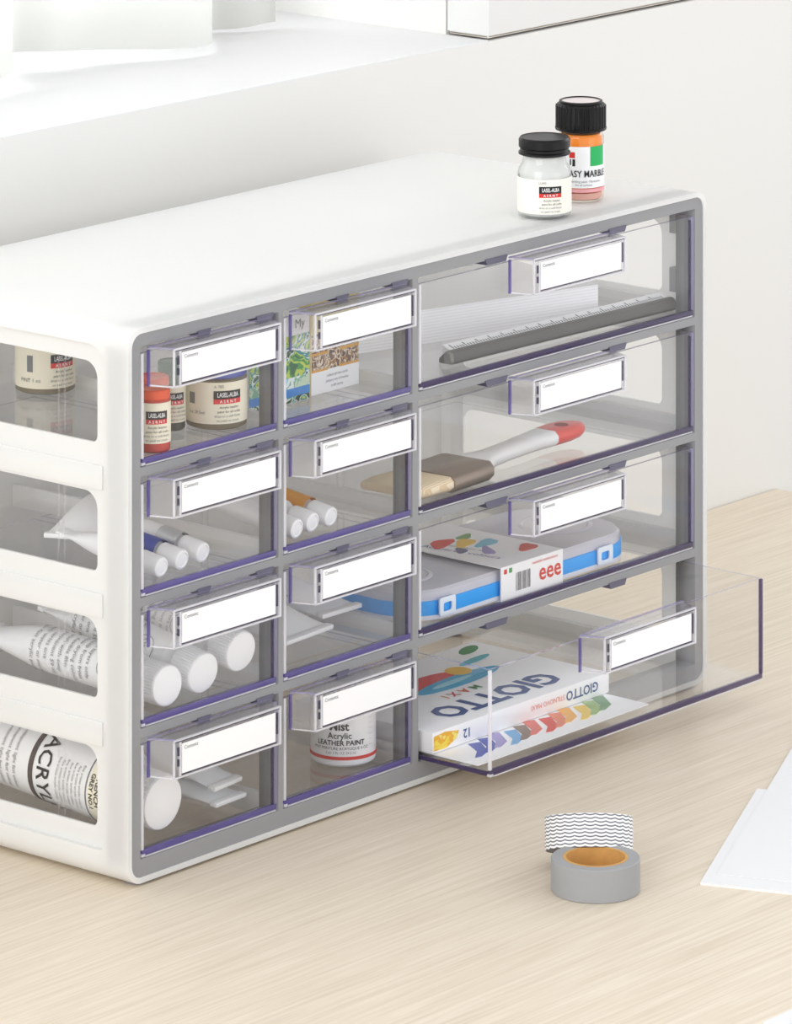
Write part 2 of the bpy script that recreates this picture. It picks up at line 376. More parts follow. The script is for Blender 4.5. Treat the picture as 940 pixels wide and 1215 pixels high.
# ---- clear drawers
def make_drawer(x0, x1, z0, z1, pull):
    """one drawer in world coordinates; returns the drawer part with its label holder, card and lettering"""
    a, c = x0 + 0.0010, x1 - 0.0010; zb, zt = z0 + 0.0009, z1 - 0.0035; t = 0.0017; y0, y1 = 0.0004 - pull, 0.160 - pull
    mb = MB()
    O = [(a, y0), (c, y0), (c, y1), (a, y1)]; I = [(a + t, y0 + t), (c - t, y0 + t), (c - t, y1 - t), (a + t, y1 - t)]
    zi = zb + 0.0020
    vs = [(x, y, zb) for x, y in O] + [(x, y, zt) for x, y in O] + [(x, y, zi) for x, y in I] + [(x, y, zt) for x, y in I]
    fs = [(3, 2, 1, 0), (8, 9, 10, 11)]; ms = [0, 0]
    for i in range(4):
        j = (i + 1) % 4
        fs += [(i, j, 4 + j, 4 + i), (8 + j, 8 + i, 12 + i, 12 + j), (4 + i, 4 + j, 12 + j, 12 + i)]; ms += [0, 0, 2]
    mb.add(vs, fs, ms)
    # coloured edges of the moulding: the thick foot of the front and its upright corners
    dr = mb.build('drawer', [M_CLEAR, M_VIO, M_VIOL], CAB, smooth=0)
    e = MB()
    e.box(a + 0.0008, c - 0.0003, y0 - 0.0003, y0 + 0.0019, zb + 0.0004, zb + 0.0030, 0)
    e.build('foot_edge', M_VIO if x1 - x0 < 0.15 else M_VIOD, dr, bevel=0.0003)
    if x1 - x0 > 0.15:
        e = MB(); e.box(a - 0.0003, a + 0.0014, y0 + 0.0019, y1, zb + 0.0002, zb + 0.0022); e.build('side_foot_edge', M_VIOD, dr, bevel=0.0003)
    e = MB(); e.box(c - 0.0019, c + 0.0001, y0 - 0.0003, y0 + 0.0012, zb + 0.0030, zt - 0.0003); e.build('corner_edge', M_VIOL if pull == 0 else M_VIOD, dr, bevel=0.0003)
    e = MB(); e.box(a - 0.0001, a + 0.0016, y0 - 0.0003, y0 + 0.0012, zb + 0.0030, zt - 0.0003); e.build('corner_edge', M_GLINT, dr, bevel=0.0003)  # pale strip painted as the white highlight down this front corner
    e = MB()
    for yy in (y0 + 0.050, y0 + 0.054):
        e.box(a + t, a + t + 0.0006, yy, yy + 0.0007, zi, zt - 0.002)
    e.build('guide_ribs', M_HOLD, dr)
    # tapered label holder that is also the pull
    cx = (x0 + x1) / 2 - (0.0012 if x1 - x0 < 0.15 else -0.0005); hb, hf = 0.0418, 0.0370; yf = y0 - 0.0122; th = 0.0012
    top, bot = z1 - 0.0014, z1 - 0.0192
    h = MB()
    def prism(poly, za, zc, mi=0):
        n = len(poly); h.add([(x, y, za) for x, y in poly] + [(x, y, zc) for x, y in poly],
                             [tuple(reversed(range(n))), tuple(range(n, 2 * n))] + [(i, (i + 1) % n, n + (i + 1) % n, n + i) for i in range(n)], mi)
    P = [(cx - hb, y0), (cx - hf, yf), (cx + hf, yf), (cx + hb, y0)]
    Q = [(cx - hb + th, y0), (cx - hf + th, yf + th), (cx + hf - th, yf + th), (cx + hb - th, y0)]
    n = 4
    # U-shaped wall in plan, closed by the top plate
    U = P + Q[::-1]
    prism(U, bot, top, 0)
    h.add([(x, y, top - th) for x, y in Q] + [(x, y, top) for x, y in Q], [(3, 2, 1, 0), (4, 5, 6, 7), (0, 1, 5, 4), (1, 2, 6, 5), (2, 3, 7, 6), (3, 0, 4, 7)], 0)
    hol = h.build('label_holder', [M_HOLD], dr, smooth=0)
    e = MB(); e.box(cx - hb - 0.0004, cx - hb + 0.0010, y0 - 0.0011, y0 - 0.0002, bot, top - 0.001); e.build('holder_edge', M_VIO, dr)
    e = MB(); e.loft([[(P[0][0], y0 - 0.0012, top), (P[0][0], y0, top), (P[0][0], y0, top + 0.0005), (P[0][0], y0 - 0.0012, top + 0.0005)],
                      [(P[3][0], y0 - 0.0012, top), (P[3][0], y0, top), (P[3][0], y0, top + 0.0005), (P[3][0], y0 - 0.0012, top + 0.0005)]])
    e.build('holder_edge', M_VIOL, dr)
    k = MB(); k.box(cx - hf + 0.0052, cx + hf - 0.0042, yf - 0.0006, yf - 0.0002, bot + 0.0020, top - 0.0022); k.build('label_card', M_PAPER, dr)
    # highlight lines painted round the holder window and its edges; shadow_line paints shade
    def rim(nm, mat, *boxes):
        q = MB()
        for bx_ in boxes: q.box(*bx_)
        return q.build(nm, mat, dr)
    xA, xB = cx - hf, cx + hf
    rim('holder_glint', M_GLINT, (xA, xA + 0.0008, yf - 0.0003, yf + 0.0006, bot, top))
    rim('holder_glint', M_GLINT, (xB - 0.0009, xB + 0.0003, yf - 0.0004, yf + 0.0008, bot, top))
    rim('holder_glint', M_GLINT, (xA, xB, yf - 0.0004, yf + 0.0006, top - 0.0007, top + 0.0002))
    rim('holder_glint', M_GLINT, (xA, xB, yf - 0.0003, yf + 0.0006, bot - 0.0001, bot + 0.0007))
    rim('card_slot_rim', M_GLINT, (xA + 0.0036, xA + 0.0046, yf - 0.0007, yf, bot + 0.001, top - 0.0012))
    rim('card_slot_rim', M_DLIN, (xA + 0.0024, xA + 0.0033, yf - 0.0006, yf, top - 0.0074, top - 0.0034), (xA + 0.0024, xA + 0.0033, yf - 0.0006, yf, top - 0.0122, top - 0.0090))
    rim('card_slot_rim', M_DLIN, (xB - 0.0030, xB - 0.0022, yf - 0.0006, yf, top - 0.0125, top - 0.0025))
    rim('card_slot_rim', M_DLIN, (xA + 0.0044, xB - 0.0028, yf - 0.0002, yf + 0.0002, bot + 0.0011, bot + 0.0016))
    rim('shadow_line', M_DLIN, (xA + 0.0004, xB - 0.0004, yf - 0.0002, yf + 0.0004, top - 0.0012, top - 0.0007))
    q = MB(); q.loft([[(P[0][0], y0 - 0.0002, top - 0.0002), (P[0][0] + 0.0012, y0 - 0.0002, top - 0.0002), (P[0][0] + 0.0012, y0 - 0.0002, top + 0.0004), (P[0][0], y0 - 0.0002, top + 0.0004)],
                      [(P[1][0], yf, top - 0.0002), (P[1][0] + 0.0012, yf, top - 0.0002), (P[1][0] + 0.0012, yf, top + 0.0004), (P[1][0], yf, top + 0.0004)]]); q.build('holder_edge', M_VIOL, dr)
    q = MB(); q.loft([[(P[0][0] + 0.0004, y0 - 0.0004, bot), (P[0][0] + 0.0010, y0 - 0.0004, bot), (P[0][0] + 0.0010, y0 - 0.0004, bot + 0.0007), (P[0][0] + 0.0004, y0 - 0.0004, bot + 0.0007)],
                      [(P[1][0], yf, bot), (P[1][0] + 0.0006, yf, bot), (P[1][0] + 0.0006, yf, bot + 0.0007), (P[1][0], yf, bot + 0.0007)]]); q.build('holder_glint', M_GLINT, dr)
    # painted glints: a pale line under the foot and a bright lower corner
    rim('foot_glint', M_GLINT, (a + 0.003, c - 0.001, y0 - 0.0002, y0 + 0.0012, zb - 0.0004, zb + 0.0002))
    rim('corner_glint', M_GLINT, (a - 0.0002, a + 0.0022, y0 - 0.0005, y0 + 0.0014, zb, zb + 0.0012))
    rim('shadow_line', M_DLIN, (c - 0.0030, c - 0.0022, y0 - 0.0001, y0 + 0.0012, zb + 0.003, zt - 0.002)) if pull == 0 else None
    text_flat(dr, 'Contents:', 0.0025, (cx - hf + 0.0064, yf - 0.0006, top - 0.0042), (1, 0, 0), (0, 0, 1), M_INKG, 'LEFT')
    return dr
for ci, (x0, x1) in enumerate(COLS):
    for ri, (z0, z1) in enumerate(ROWS):
        make_drawer(x0, x1, z0, z1, 0.0445 if (ci, ri) == (2, 3) else 0.0)
FL = [z0 + 0.0030 for z0, z1 in ROWS]      # inner floor heights
ZTOP = ZT + T + 0.0001

# ------------------------------------------------------------------ jars and bottles
CAMA = math.radians(-139.7)
def back(px, py, r):   # centre of a round thing from its nearest floor point
    return (px + 0.763 * r, py + 0.646 * r)
def brand_label(root, r, z0, z1, ang, cream, w=1.15, small=True, name='label', top_note=None):
    b = MB(); b.patch(r, z0, z1, ang - 2.3, ang + 2.0, 40); lb = b.build(name, cream, root)
    h = z1 - z0; zb = z0 + h * 0.60
    b = MB(); b.patch(r + 0.0002, zb, zb + h * 0.20, ang - w / 2, ang + w / 2, 14); b.build('logo_band', M_INK, lb)
    b = MB(); b.patch(r + 0.0002, zb - h * 0.115, zb, ang - w / 2, ang + w / 2, 14); b.build('logo_stripe', M_RED, lb)
    text_cyl(lb, 'LASEL-ALBA', h * 0.155, r + 0.0003, ang, zb + h * 0.10, M_PAPER, bold=0.00003, sx=w * r / (h * 0.155 * 6.9))
    text_cyl(lb, 'A S R N T', h * 0.10, r + 0.0003, ang, zb - h * 0.058, M_PAPER, bold=0.00002)
    for i, s in enumerate(('Acrylic leather', 'paint for all crafts', 'dries to a soft finish', 'no peel no crack')):
        text_cyl(lb, s, h * 0.085, r + 0.0002, ang + (0.05 if i < 2 else 0.0), zb - h * (0.20 + 0.105 * i), M_INKG if i > 1 else M_INK)
    if top_note: text_cyl(lb, top_note, h * 0.10, r + 0.0002, ang - 0.3, z1 - h * 0.10, M_INKG)
    return lb

# clear jar with black lid, on top
r = 0.0136; c = back(0.3199, 0.0130, r)
j = thing('paint_jar', 'squat clear glass jar with smooth black lid and cream label on the cabinet top', 'jar', (c[0], c[1], ZTOP))
GLASS = clear('jar_glass', (0.93, 0.935, 0.935), 1.3, (226, 228, 228), 0.16)
b = MB(); b.lathe([(0.0118, 0.0), (r - 0.0003, 0.0010), (r, 0.0025), (r, 0.0222), (0.0128, 0.0250), (0.0112, 0.0272), (0.0108, 0.0300), (0.0112, 0.0305), (0.0112, 0.0312)]); b.build('glass_body', GLASS, j)
b = MB(); b.lathe([(0.0112, 0.0012), (r - 0.0011, 0.0022), (r - 0.0011, 0.0218), (0.0118, 0.0240), (0.0104, 0.0264), (0.0100, 0.0306)]); b.build('paint', pbr('paint_offwhite', (232, 232, 229), 0.5), j)
lid = MB(); lid.lathe([(0.0122, 0.0313), (0.0132, 0.0316), (0.0132, 0.0326), (0.0124, 0.0332), (0.0124, 0.0345), (0.0131, 0.0352), (0.0131, 0.0388), (0.0124, 0.0400), (0.0116, 0.0401), (0.0114, 0.0398)]); lid.build('lid', M_BLK, j)
brand_label(j, r + 0.0001, 0.0030, 0.0205, math.radians(-128), pbr('label_ivory', (240, 238, 228), 0.6), 0.85, top_note='LUMI')

# amber bottle with ridged black cap, behind it
r2 = 0.0118; c2 = (0.3752, 0.0338)
j = thing('paint_bottle', 'amber paint bottle with ridged black cap and green patch, behind the squat jar', 'bottle', (c2[0], c2[1], ZTOP))
AMB = clear('amber_glass', (0.985, 0.965, 0.92), 1.1, (244, 236, 226), 0.02)
b = MB(); b.lathe([(0.0100, 0.0), (r2 - 0.0004, 0.0008), (r2, 0.0020), (r2, 0.0330), (0.0108, 0.0350), (0.0095, 0.0360), (0.0095, 0.0372)]); b.build('glass_body', AMB, j)
b = MB(); b.lathe([(0.0100, 0.0050), (r2 - 0.0008, 0.0056), (r2 - 0.0008, 0.0325), (0.0100, 0.0345)]); b.build('paint', pbr('paint_amber', (250, 142, 0), 0.35), j)
b = MB(); b.lathe([(0.0098, 0.0012), (r2 - 0.0009, 0.0018), (r2 - 0.0009, 0.0048)]); b.build('sediment', pbr('paint_pink', (226, 176, 168), 0.5), j)
b = MB(); b.ridged(0.0131, 0.0366, 0.0500, 34, 0.045, 0.0014); b.lathe([(0.0131, 0.0362), (0.0133, 0.0366), (0.0133, 0.0374), (0.0130, 0.0376)]); b.lathe([(0.0112, 0.0500), (0.0112, 0.0510), (0.0104, 0.0513), (0.0098, 0.0508)], cap1=False); b.build('cap', M_BLK, j)
b = MB(); b.lathe([(0.0099, 0.0500), (0.0099, 0.0507)]); b.build('cap_disc', pbr('cap_disc_pale', (226, 214, 212), 0.25), j)
lab = MB(); lab.patch(r2 + 0.0001, 0.0078, 0.0290, CAMA - 1.5, CAMA + 1.7, 36); lb = lab.build('label', M_PAPER, j)
b = MB(); b.patch(r2 + 0.0002, 0.0190, 0.0290, CAMA + 0.38, CAMA + 1.2, 14); b.build('green_patch', pbr('patch_green', (20, 176, 92), 0.5), lb)
b = MB()
n = 20; A0 = CAMA - 0.42
b.patch(r2 + 0.0002, 0.0232, 0.0262, A0 - 0.13, A0 + 0.13, 8); b.build('emblem_red', M_RED, lb)
b = MB(); b.patch(r2 + 0.0002, 0.0196, 0.0226, A0 - 0.10, A0 - 0.04, 4); b.patch(r2 + 0.0002, 0.0190, 0.0226, A0 + 0.02, A0 + 0.14, 4); b.build('emblem_black', M_INK, lb)
text_cyl(lb, 'EASY MARBLE', 0.0048, r2 + 0.0002, CAMA + 0.27, 0.0150, M_INK, bold=0.00006, sx=0.80)
text_cyl(lb, 'Marbling paint  Marmorier', 0.0016, r2 + 0.0002, CAMA + 0.2, 0.0112, M_INKG)
text_cyl(lb, 'for all surfaces', 0.0015, r2 + 0.0002, CAMA + 0.1, 0.0094, M_INKG)
b = MB(); b.patch(r2 + 0.0002, 0.0056, 0.0074, CAMA - 1.3, CAMA + 1.5, 24); b.build('pink_band', pbr('band_pink', (238, 168, 172), 0.5), lb)

def small_bottle(fx, fy, z, r, h, lidcol, label, paint, ang, nm='paint_pot', group=None, lid_h=0.0045):
    c = back(fx, fy, r); j = thing(nm, label, 'jar', (c[0], c[1], z), group=group or 'paint pots in the top drawer')
    b = MB(); b.lathe([(r * 0.9, 0), (r, 0.0008), (r, h - lid_h - 0.001), (r * 0.93, h - lid_h)]); b.build('pot_body', paint, j)
    b = MB(); b.lathe([(r * 0.97, h - lid_h), (r * 1.0, h - lid_h + 0.0003), (r * 1.0, h - 0.0006), (r * 0.95, h), (r * 0.8, h), (r * 0.78, h - 0.0004)]); b.build('lid', lidcol, j)
    return j
P_OR = pbr('lid_orange', (232, 84, 34), 0.4); P_GR = pbr('lid_green', (10, 88, 62), 0.4); P_BL = pbr('lid_blue', (70, 80, 160), 0.4)
P_DR = pbr('pot_red', (190, 52, 36), 0.35); P_DG = pbr('pot_dark', (64, 66, 58), 0.4); P_TAN = pbr('pot_tan', (120, 108, 84), 0.4)
j = small_bottle(0.0215, 0.0060, FL[0], 0.0077, 0.0290, P_OR, 'small pot with orange lid and red base in the top drawer', P_DR, 0)
brand_label(j, 0.0079, 0.0045, 0.0232, math.radians(-126), M_CREAM, 1.3)
j = small_bottle(0.0587, 0.0290, FL[0], 0.0065, 0.0320, P_GR, 'slim pot with dark green cap behind the orange-lidded pot', P_DG, 0, lid_h=0.010)
brand_label(j, 0.0067, 0.0040, 0.0215, math.radians(-120), M_CREAM, 1.3)
j = small_bottle(0.0385, 0.0225, FL[0], 0.0077, 0.0290, P_OR, 'orange-lidded pot hidden behind the front orange-lidded pot', P_DR, 0)
brand_label(j, 0.0079, 0.0045, 0.0232, math.radians(-150), M_CREAM, 1.2)
j = small_bottle(0.0730, 0.1260, FL[0], 0.0145, 0.0300, P_DR, 'wide cream pot at the very back of the top drawer', P_TAN, 0)
lb = brand_label(j, 0.0147, 0.0030, 0.0235, math.radians(-100), M_CREAM, 0.9)
b = MB(); b.patch(0.0149, 0.011, 0.019, math.radians(-172), math.radians(-160), 6); b.build('barcode', M_INKG, lb)
text_cyl(lb, 'PINT 1 oz', 0.0026, 0.0149, math.radians(-165), 0.0070, M_INKG)
j = small_bottle(0.0736, 0.0142, FL[0], 0.0143, 0.0285, P_BL, 'wide cream pot with blue lid in the top drawer', P_TAN, 0)
lb = brand_label(j, 0.0145, 0.0030, 0.0225, math.radians(-116), M_CREAM, 0.95, top_note='A 785')
b = MB(); b.patch(0.0147, 0.012, 0.0172, math.radians(-196), math.radians(-182), 6); b.build('barcode', M_INKG, lb)
text_cyl(lb, '1oz 29.5ml', 0.0022, 0.0147, math.radians(-178), 0.0082, M_INKG)

# white jar in the bottom drawer
rm = 0.0160; c = back(0.1665, 0.0153, rm)
j = thing('leather_paint_jar', 'white leather paint jar with red line in the bottom drawer', 'jar', (c[0], c[1], FL[3]))
b = MB(); b.lathe([(0.0145, 0), (rm - 0.0004, 0.0010), (rm, 0.0025), (rm, 0.0300), (0.0145, 0.0320)]); b.build('jar_body', pbr('jar_white', (244, 244, 246), 0.35), j)
b = MB(); b.ridged(0.0152, 0.0322, 0.0420, 36, 0.03); b.build('lid', M_CAPW, j)
b = MB(); b.patch(rm + 0.0001, 0.0036, 0.0052, -math.pi, math.pi * 0.999, 60); b.build('red_line', M_RED, j)
a = CAMA - 0.12
text_cyl(j, 'Mist', 0.0056, rm, a, 0.0197, M_INK, bold=0.00012)
text_cyl(j, 'Acrylic', 0.0042, rm, a + 0.02, 0.0152, M_INK, bold=0.00004)
text_cyl(j, 'LEATHER PAINT', 0.0034, rm, a + 0.05, 0.0117, M_INK, bold=0.00006)
text_cyl(j, 'PINT PEINTURE ACRYLIQUE 4 OZ', 0.0019, rm, a + 0.05, 0.0091, M_INK)
text_cyl(j, 'Cuir 1 FL OZ 29.5 ml', 0.0017, rm, a + 0.05, 0.0070, M_INKG)
for i in range(6): text_cyl(j, '-- -', 0.0018, rm, CAMA + 0.95, 0.0100 + 0.0026 * i, M_INKG)

# ------------------------------------------------------------------ paint tubes
def tube(label, front, d, L, R, cap_r, cap_l, body=M_TUBEW, band=None, ridges=40, flat=1.25, group=None, nm='paint_tube', cap_mat=M_CAPW, roll=0.0, capd=0.03, taper=0.62):
    d = Vector(d).normalized(); x = d.cross(Vector((0, 0, 1))).normalized(); y = d.cross(x)
    if roll:
        q = Matrix.Rotation(roll, 3, d); x = q @ x; y = q @ y
    p = Vector(front) - d * L
    m = Matrix((x, y, d)).transposed().to_4x4(); m.translation = p
    t = thing(nm, label, 'paint tube', mat=m, group=group or 'paint tubes in the drawers')
    zb = L - cap_l
    secs = [(R * flat, 0.0006, 0.0035), (R * flat, 0.0010, 0.006)]
    for i in range(1, 7):
        f = i / 6; secs.append((R * (flat + (1 - flat) * f), R * (0.10 + 0.90 * math.sin(f * math.pi / 2)), 0.006 + (zb - 0.008 - 0.006) * taper * f))
    secs += [(R, R, zb - 0.006), (R * 0.97, R * 0.97, zb - 0.0052), (min(R, cap_r) * 0.78, min(R, cap_r) * 0.78, zb - 0.0022), (cap_r * 0.72, cap_r * 0.72, zb + 0.0006)]
    b = MB(); b.ellip(secs, 36); bd = b.build('tube_body', body, t)
    b = MB(); b.box(-R * flat, R * flat, -0.0011, 0.0011, 0, 0.0042); b.build('crimp', M_ALU if body is M_ALU else M_TUBEW, t, bevel=0.0004)
    b = MB(); b.ridged(cap_r, zb, L, ridges, capd, cap_r * 0.10) if ridges else b.lathe([(cap_r * 0.93, zb), (cap_r, zb + 0.0004), (cap_r * 0.98, L - 0.0012), (cap_r * 0.9, L - 0.0003), (cap_r * 0.72, L), (cap_r * 0.66, L - 0.0005)])
    b.build('cap', cap_mat, t)
    if band:
        for (m_, f0, f1) in band:
            b = MB(); z0, z1 = f0 * L, f1 * L
            b.lathe([(R + 0.00015, z0), (R + 0.00015, z1)], 40, cap0=False, cap1=False); b.build('colour_band', m_, t)
    return t, bd
BLUE = pbr('tube_blue', (22, 52, 160), 0.4); ORNG = pbr('tube_orange', (224, 150, 24), 0.4)
dn = (0.02, -0.985, -0.12)
def small_tube(x, y, z, label, band, body=M_TUBEW, L=0.062):
    return tube(label, (x, y, z), dn, L, 0.0056, 0.0050, 0.0125, body, band, ridges=0, flat=1.1)
zc = FL[1] + 0.0056
small_tube(0.0290, 0.0072, zc, 'small white tube with white cap, beside the blue-banded tube and nearest the cabinet side', None)
small_tube(0.0450, 0.0090, zc, 'small tube with white cap and deep blue band', [(BLUE, 0.50, 0.78)])
small_tube(0.0612, 0.0105, zc, 'small tube with white cap and metal collar beside the blue-banded one', [(M_ALU, 0.58, 0.78)])
small_tube(0.1222, 0.0056, zc, 'small white-capped tube against the drawer side, two along from the orange tube', None)
small_tube(0.1362, 0.0078, zc, 'small plain white tube next to the orange-banded tube', [(ORNG, 0.60, 0.66)])
small_tube(0.1498, 0.0080, zc, 'small orange-banded tube with white cap in the second-row drawer', [(ORNG, 0.40, 0.78)])
# large white tubes lying behind the small ones
t, bd = tube('large white tube with red band lying crosswise behind the small tubes', (0.0920, 0.0930, FL[1] + 0.0120), (0.90, 0.43, 0.0), 0.076, 0.0108, 0.0085, 0.010,
             band=[(pbr('band_coral', (214, 88, 76), 0.5), 0.72, 0.80)], ridges=30)
text_cyl(t, 'Acrylic Colour', 0.0058, 0.0109, math.radians(-50), 0.044, M_INKG)
for i in range(3): text_cyl(t, 'soft body paint', 0.0026, 0.0109, math.radians(-95 + 22 * i), 0.042, M_INKG)
# three large ridged caps in the third drawer
D3 = (-0.28, -0.945, -0.13)
for k, (x, y, z, lab) in enumerate(((0.0306, 0.0050, FL[2] + 0.0108, 'white-capped tube lowest of the three thick-capped tubes, against the cabinet side'),
                                    (0.0556, 0.0052, FL[2] + 0.0112, 'white-capped tube in the middle of three thick-capped tubes'),
                                    (0.0826, 0.0058, FL[2] + 0.0155, 'white-capped tube propped highest of the three thick-capped tubes'))):
    dv = (-0.06, -0.985, -0.13) if k else (-0.06, -0.995, -0.02)
    t, bd = tube(lab, (x, y, z), dv, 0.104 if k else 0.128, 0.0104, 0.0097, 0.0135, M_TUBEW, None, ridges=44, flat=1.05, taper=0.62 if k else 0.5)
    for i in range(9):
        text_cyl(t, ('light fast acrylic paint', 'mix with water or medium', 'series one', 'permanent 59 ml', 'wash with soap', 'flexible film', 'slow drying colour', 'keep from frost', 'thin layers only')[i], 0.0034, 0.0107, math.radians(-25 - 5 * (i % 3)), (0.026 if k else 0.046) + 0.0048 * i, M_INKG)
    text_cyl(t, 'OPEN', 0.0036, 0.0109, math.radians(-22), 0.072 if k else 0.097, M_INKG)
    a0 = math.radians(-22)
    b = MB()
    for q in range(24):
        u0, u1 = 2 * math.pi * q / 24, 2 * math.pi * (q + 1) / 24
        pts = []
        for rr in (0.0062, 0.0066):
            for u in (u0, u1):
                an = a0 + rr * math.cos(u) / 0.0107; pts.append((0.0109 * math.cos(an), 0.0109 * math.sin(an), (0.072 if k else 0.097) + rr * math.sin(u)))
        b.add(pts, [(0, 1, 3, 2)])
    b.build('emblem_ring', M_INKG, t, smooth=0)
# large acrylic tube in the bottom drawer, seen through the side opening
t, bd = tube('large acrylic paint tube with wide white cap in the bottom drawer', (0.0290, 0.0062, FL[3] + 0.0168), (-0.010, -0.995, -0.075), 0.150, 0.0178, 0.0130, 0.0180, M_TUBEW, None, ridges=52, taper=0.42, flat=1.03, capd=0.02)
RT = 0.0179
b = MB(); b.patch(RT, 0.118, 0.1258, -1.7, 1.9, 40); b.build('shade_band', M_CREAM, t)
b = MB(); b.patch(RT, 0.1163, 0.1170, -1.7, 1.9, 40); b.build('thin_line', M_INKG, t)
b = MB(); b.patch(RT, 0.0790, 0.0820, -1.7, 1.9, 40); b.build('dark_band', pbr('band_brown', (74, 62, 60), 0.6), t)
text_cyl(t, 'ACRYLIC', 0.0115, RT, 0.16, 0.0882, M_INK, bold=0.0001)
text_cyl(t, 'FRENCH', 0.0040, RT, -0.1, 0.1236, M_INK, bold=0.0001); text_cyl(t, 'GREY NO.1', 0.0034, RT, -0.05, 0.1200, M_INK, bold=0.0001)
for i in range(7): text_cyl(t, 'fine artists acrylic colour', 0.0021, RT, -0.05 + 0.05 * (i % 2), 0.1130 - 0.0026 * i, M_INKG)
for i in range(3): text_cyl(t, 'Permanent light fast colour', 0.0030, RT, -0.2, 0.070 - 0.0045 * i, M_INKG)
b = MB(); b.patch(RT, 0.0480, 0.0486, -1.7, 1.9, 40); b.build('thin_line', M_INKG, t)
# crimped tubes in the bottom drawer
PALE = pbr('tube_pale', (236, 238, 240), 0.35)
tube('flattened pale tube lying with its crimp toward the drawer front, under another', (0.0755, 0.114, FL[3] + 0.0125), (-0.05, 0.995, 0.07), 0.104, 0.0084, 0.0065, 0.010, PALE, None, ridges=26, flat=1.35)
tube('pale squeezed-out tube resting on its neighbour in the bottom drawer', (0.0715, 0.104, FL[3] + 0.0310), (-0.10, 0.975, 0.20), 0.094, 0.0078, 0.0060, 0.010, PALE, None, ridges=26, flat=1.4)
# folded white tube and grey packet in the third drawer of the middle column
t, bd = tube('white tube with wide flat crimped tail pointing out in the third-row drawer', (0.1355, 0.118, FL[2] + 0.0192), (-0.075, 0.99, 0.10), 0.103, 0.0138, 0.0095, 0.012, M_PAPER, None, ridges=26, flat=1.36)
text_cyl(t, 'Acrylic', 0.0070, 0.0143, math.radians(-84), 0.022, M_INKG)
t, bd = tube('pale grey tube lying lengthwise beside the wide crimped white tube', (0.1830, 0.128, FL[2] + 0.0125), (0.02, 0.998, 0.02), 0.100, 0.0115, 0.0085, 0.011, pbr('tube_greyish', (226, 228, 234), 0.45), None, ridges=26)
text_cyl(t, 'MATT PASTE', 0.0050, 0.0118, math.radians(-35), 0.046, M_INKG)

# ------------------------------------------------------------------ small packs in the top middle drawer
g = thing('picture_card_box', 'narrow green and blue picture box in the top middle drawer', 'box', (0.1205, 0.0245, FL[0]))
b = MB(); b.box(-0.0120, 0.0320, 0, 0.011, 0, 0.0425); b.build('carton', M_PAPER, g, bevel=0.0003)
b = MB(); b.box(-0.0118, 0.0318, -0.0002, 0.0, 0.0, 0.0320); b.build('picture', blotches('picture_green', [(28, 96, 44), (58, 150, 52), (190, 210, 60), (40, 140, 150), (220, 232, 220), (24, 70, 40)], 120), g)
b = MB(); b.box(-0.0118, 0.0318, -0.0003, -0.0001, 0.0028, 0.0068); b.build('blue_strip', pbr('strip_blue', (30, 130, 210), 0.5), g)
b = MB(); b.box(-0.0118, 0.0318, -0.0003, -0.0001, 0.0068, 0.0120); b.build('pale_strip', blotches('strip_pale', [(150, 200, 220), (232, 240, 240), (120, 180, 150), (200, 220, 190)], 160), g)
text_flat(g, 'My', 0.0060, (0.0245, -0.0003, 0.0372), (1, 0, 0), (0, 0, 1), M_INK)
g = thing('stamp_card_box', 'brown and gold printed box next to the green picture box', 'box', (0.1555, 0.0262, FL[0]))
b = MB(); b.box(0, 0.0355, 0, 0.012, 0, 0.0445); b.build('carton', pbr('carton_straw', (232, 216, 160), 0.6), g, bevel=0.0003)
b = MB(); b.box(0.0002, 0.0353, -0.0002, 0, 0, 0.0110); b.build('white_panel', M_PAPER, g)
BRN = blotches('picture_brown', [(74, 56, 48), (130, 96, 70), (226, 214, 196), (168, 120, 60), (96, 72, 60)], 260)
for i, (u0, u1, v0, v1) in enumerate(((0.0006, 0.0120, 0.0118, 0.0188), (0.0006, 0.0120, 0.0200, 0.0290), (0.0215, 0.0350, 0.0118, 0.0188), (0.0215, 0.0350, 0.0205, 0.0290), (0.0128, 0.0208, 0.0112, 0.0290))):
    b = MB(); b.box(u0, u1, -0.0003, 0, v0, v1); b.build('picture', BRN, g)
for u0, u1, v in ((0.0004, 0.0122, 0.0108), (0.0004, 0.0122, 0.0190), (0.0213, 0.0352, 0.0108), (0.0213, 0.0352, 0.0190)):
    b = MB(); b.box(u0, u1, -0.00035, 0, v, v + 0.0011); b.build('gold_line', pbr('gold_ink', (222, 160, 50), 0.5), g)
for i in range(3): text_flat(g, ('collect all the cards', 'picture set of twelve', 'craft series')[i], 0.0020, (0.019, -0.0002, 0.0080 - 0.0026 * i), (1, 0, 0), (0, 0, 1), M_INKG)

# ------------------------------------------------------------------ wide drawers
# paper stack
ang = math.atan2(-0.029, 0.104)
m = Matrix.Rotation(ang, 4, 'Z'); m.translation = Vector((0.3827, 0.0284, FL[0]))
g = thing('paper_stack', 'thick stack of white paper behind the ruler in the top wide drawer', 'paper', mat=m)
b = MB(); b.box(-0.163, 0, 0, 0.075, 0, 0.0170); b.build('sheets', stripes('paper_edges', (238, 238, 243), (252, 252, 253), 'Z', 210, 0.8, lo=0.1, hi=0.5), g)
b = MB(); b.box(-0.163, 0, 0, 0.075, 0.0170, 0.0172); b.build('top_sheet', M_PAPER, g)
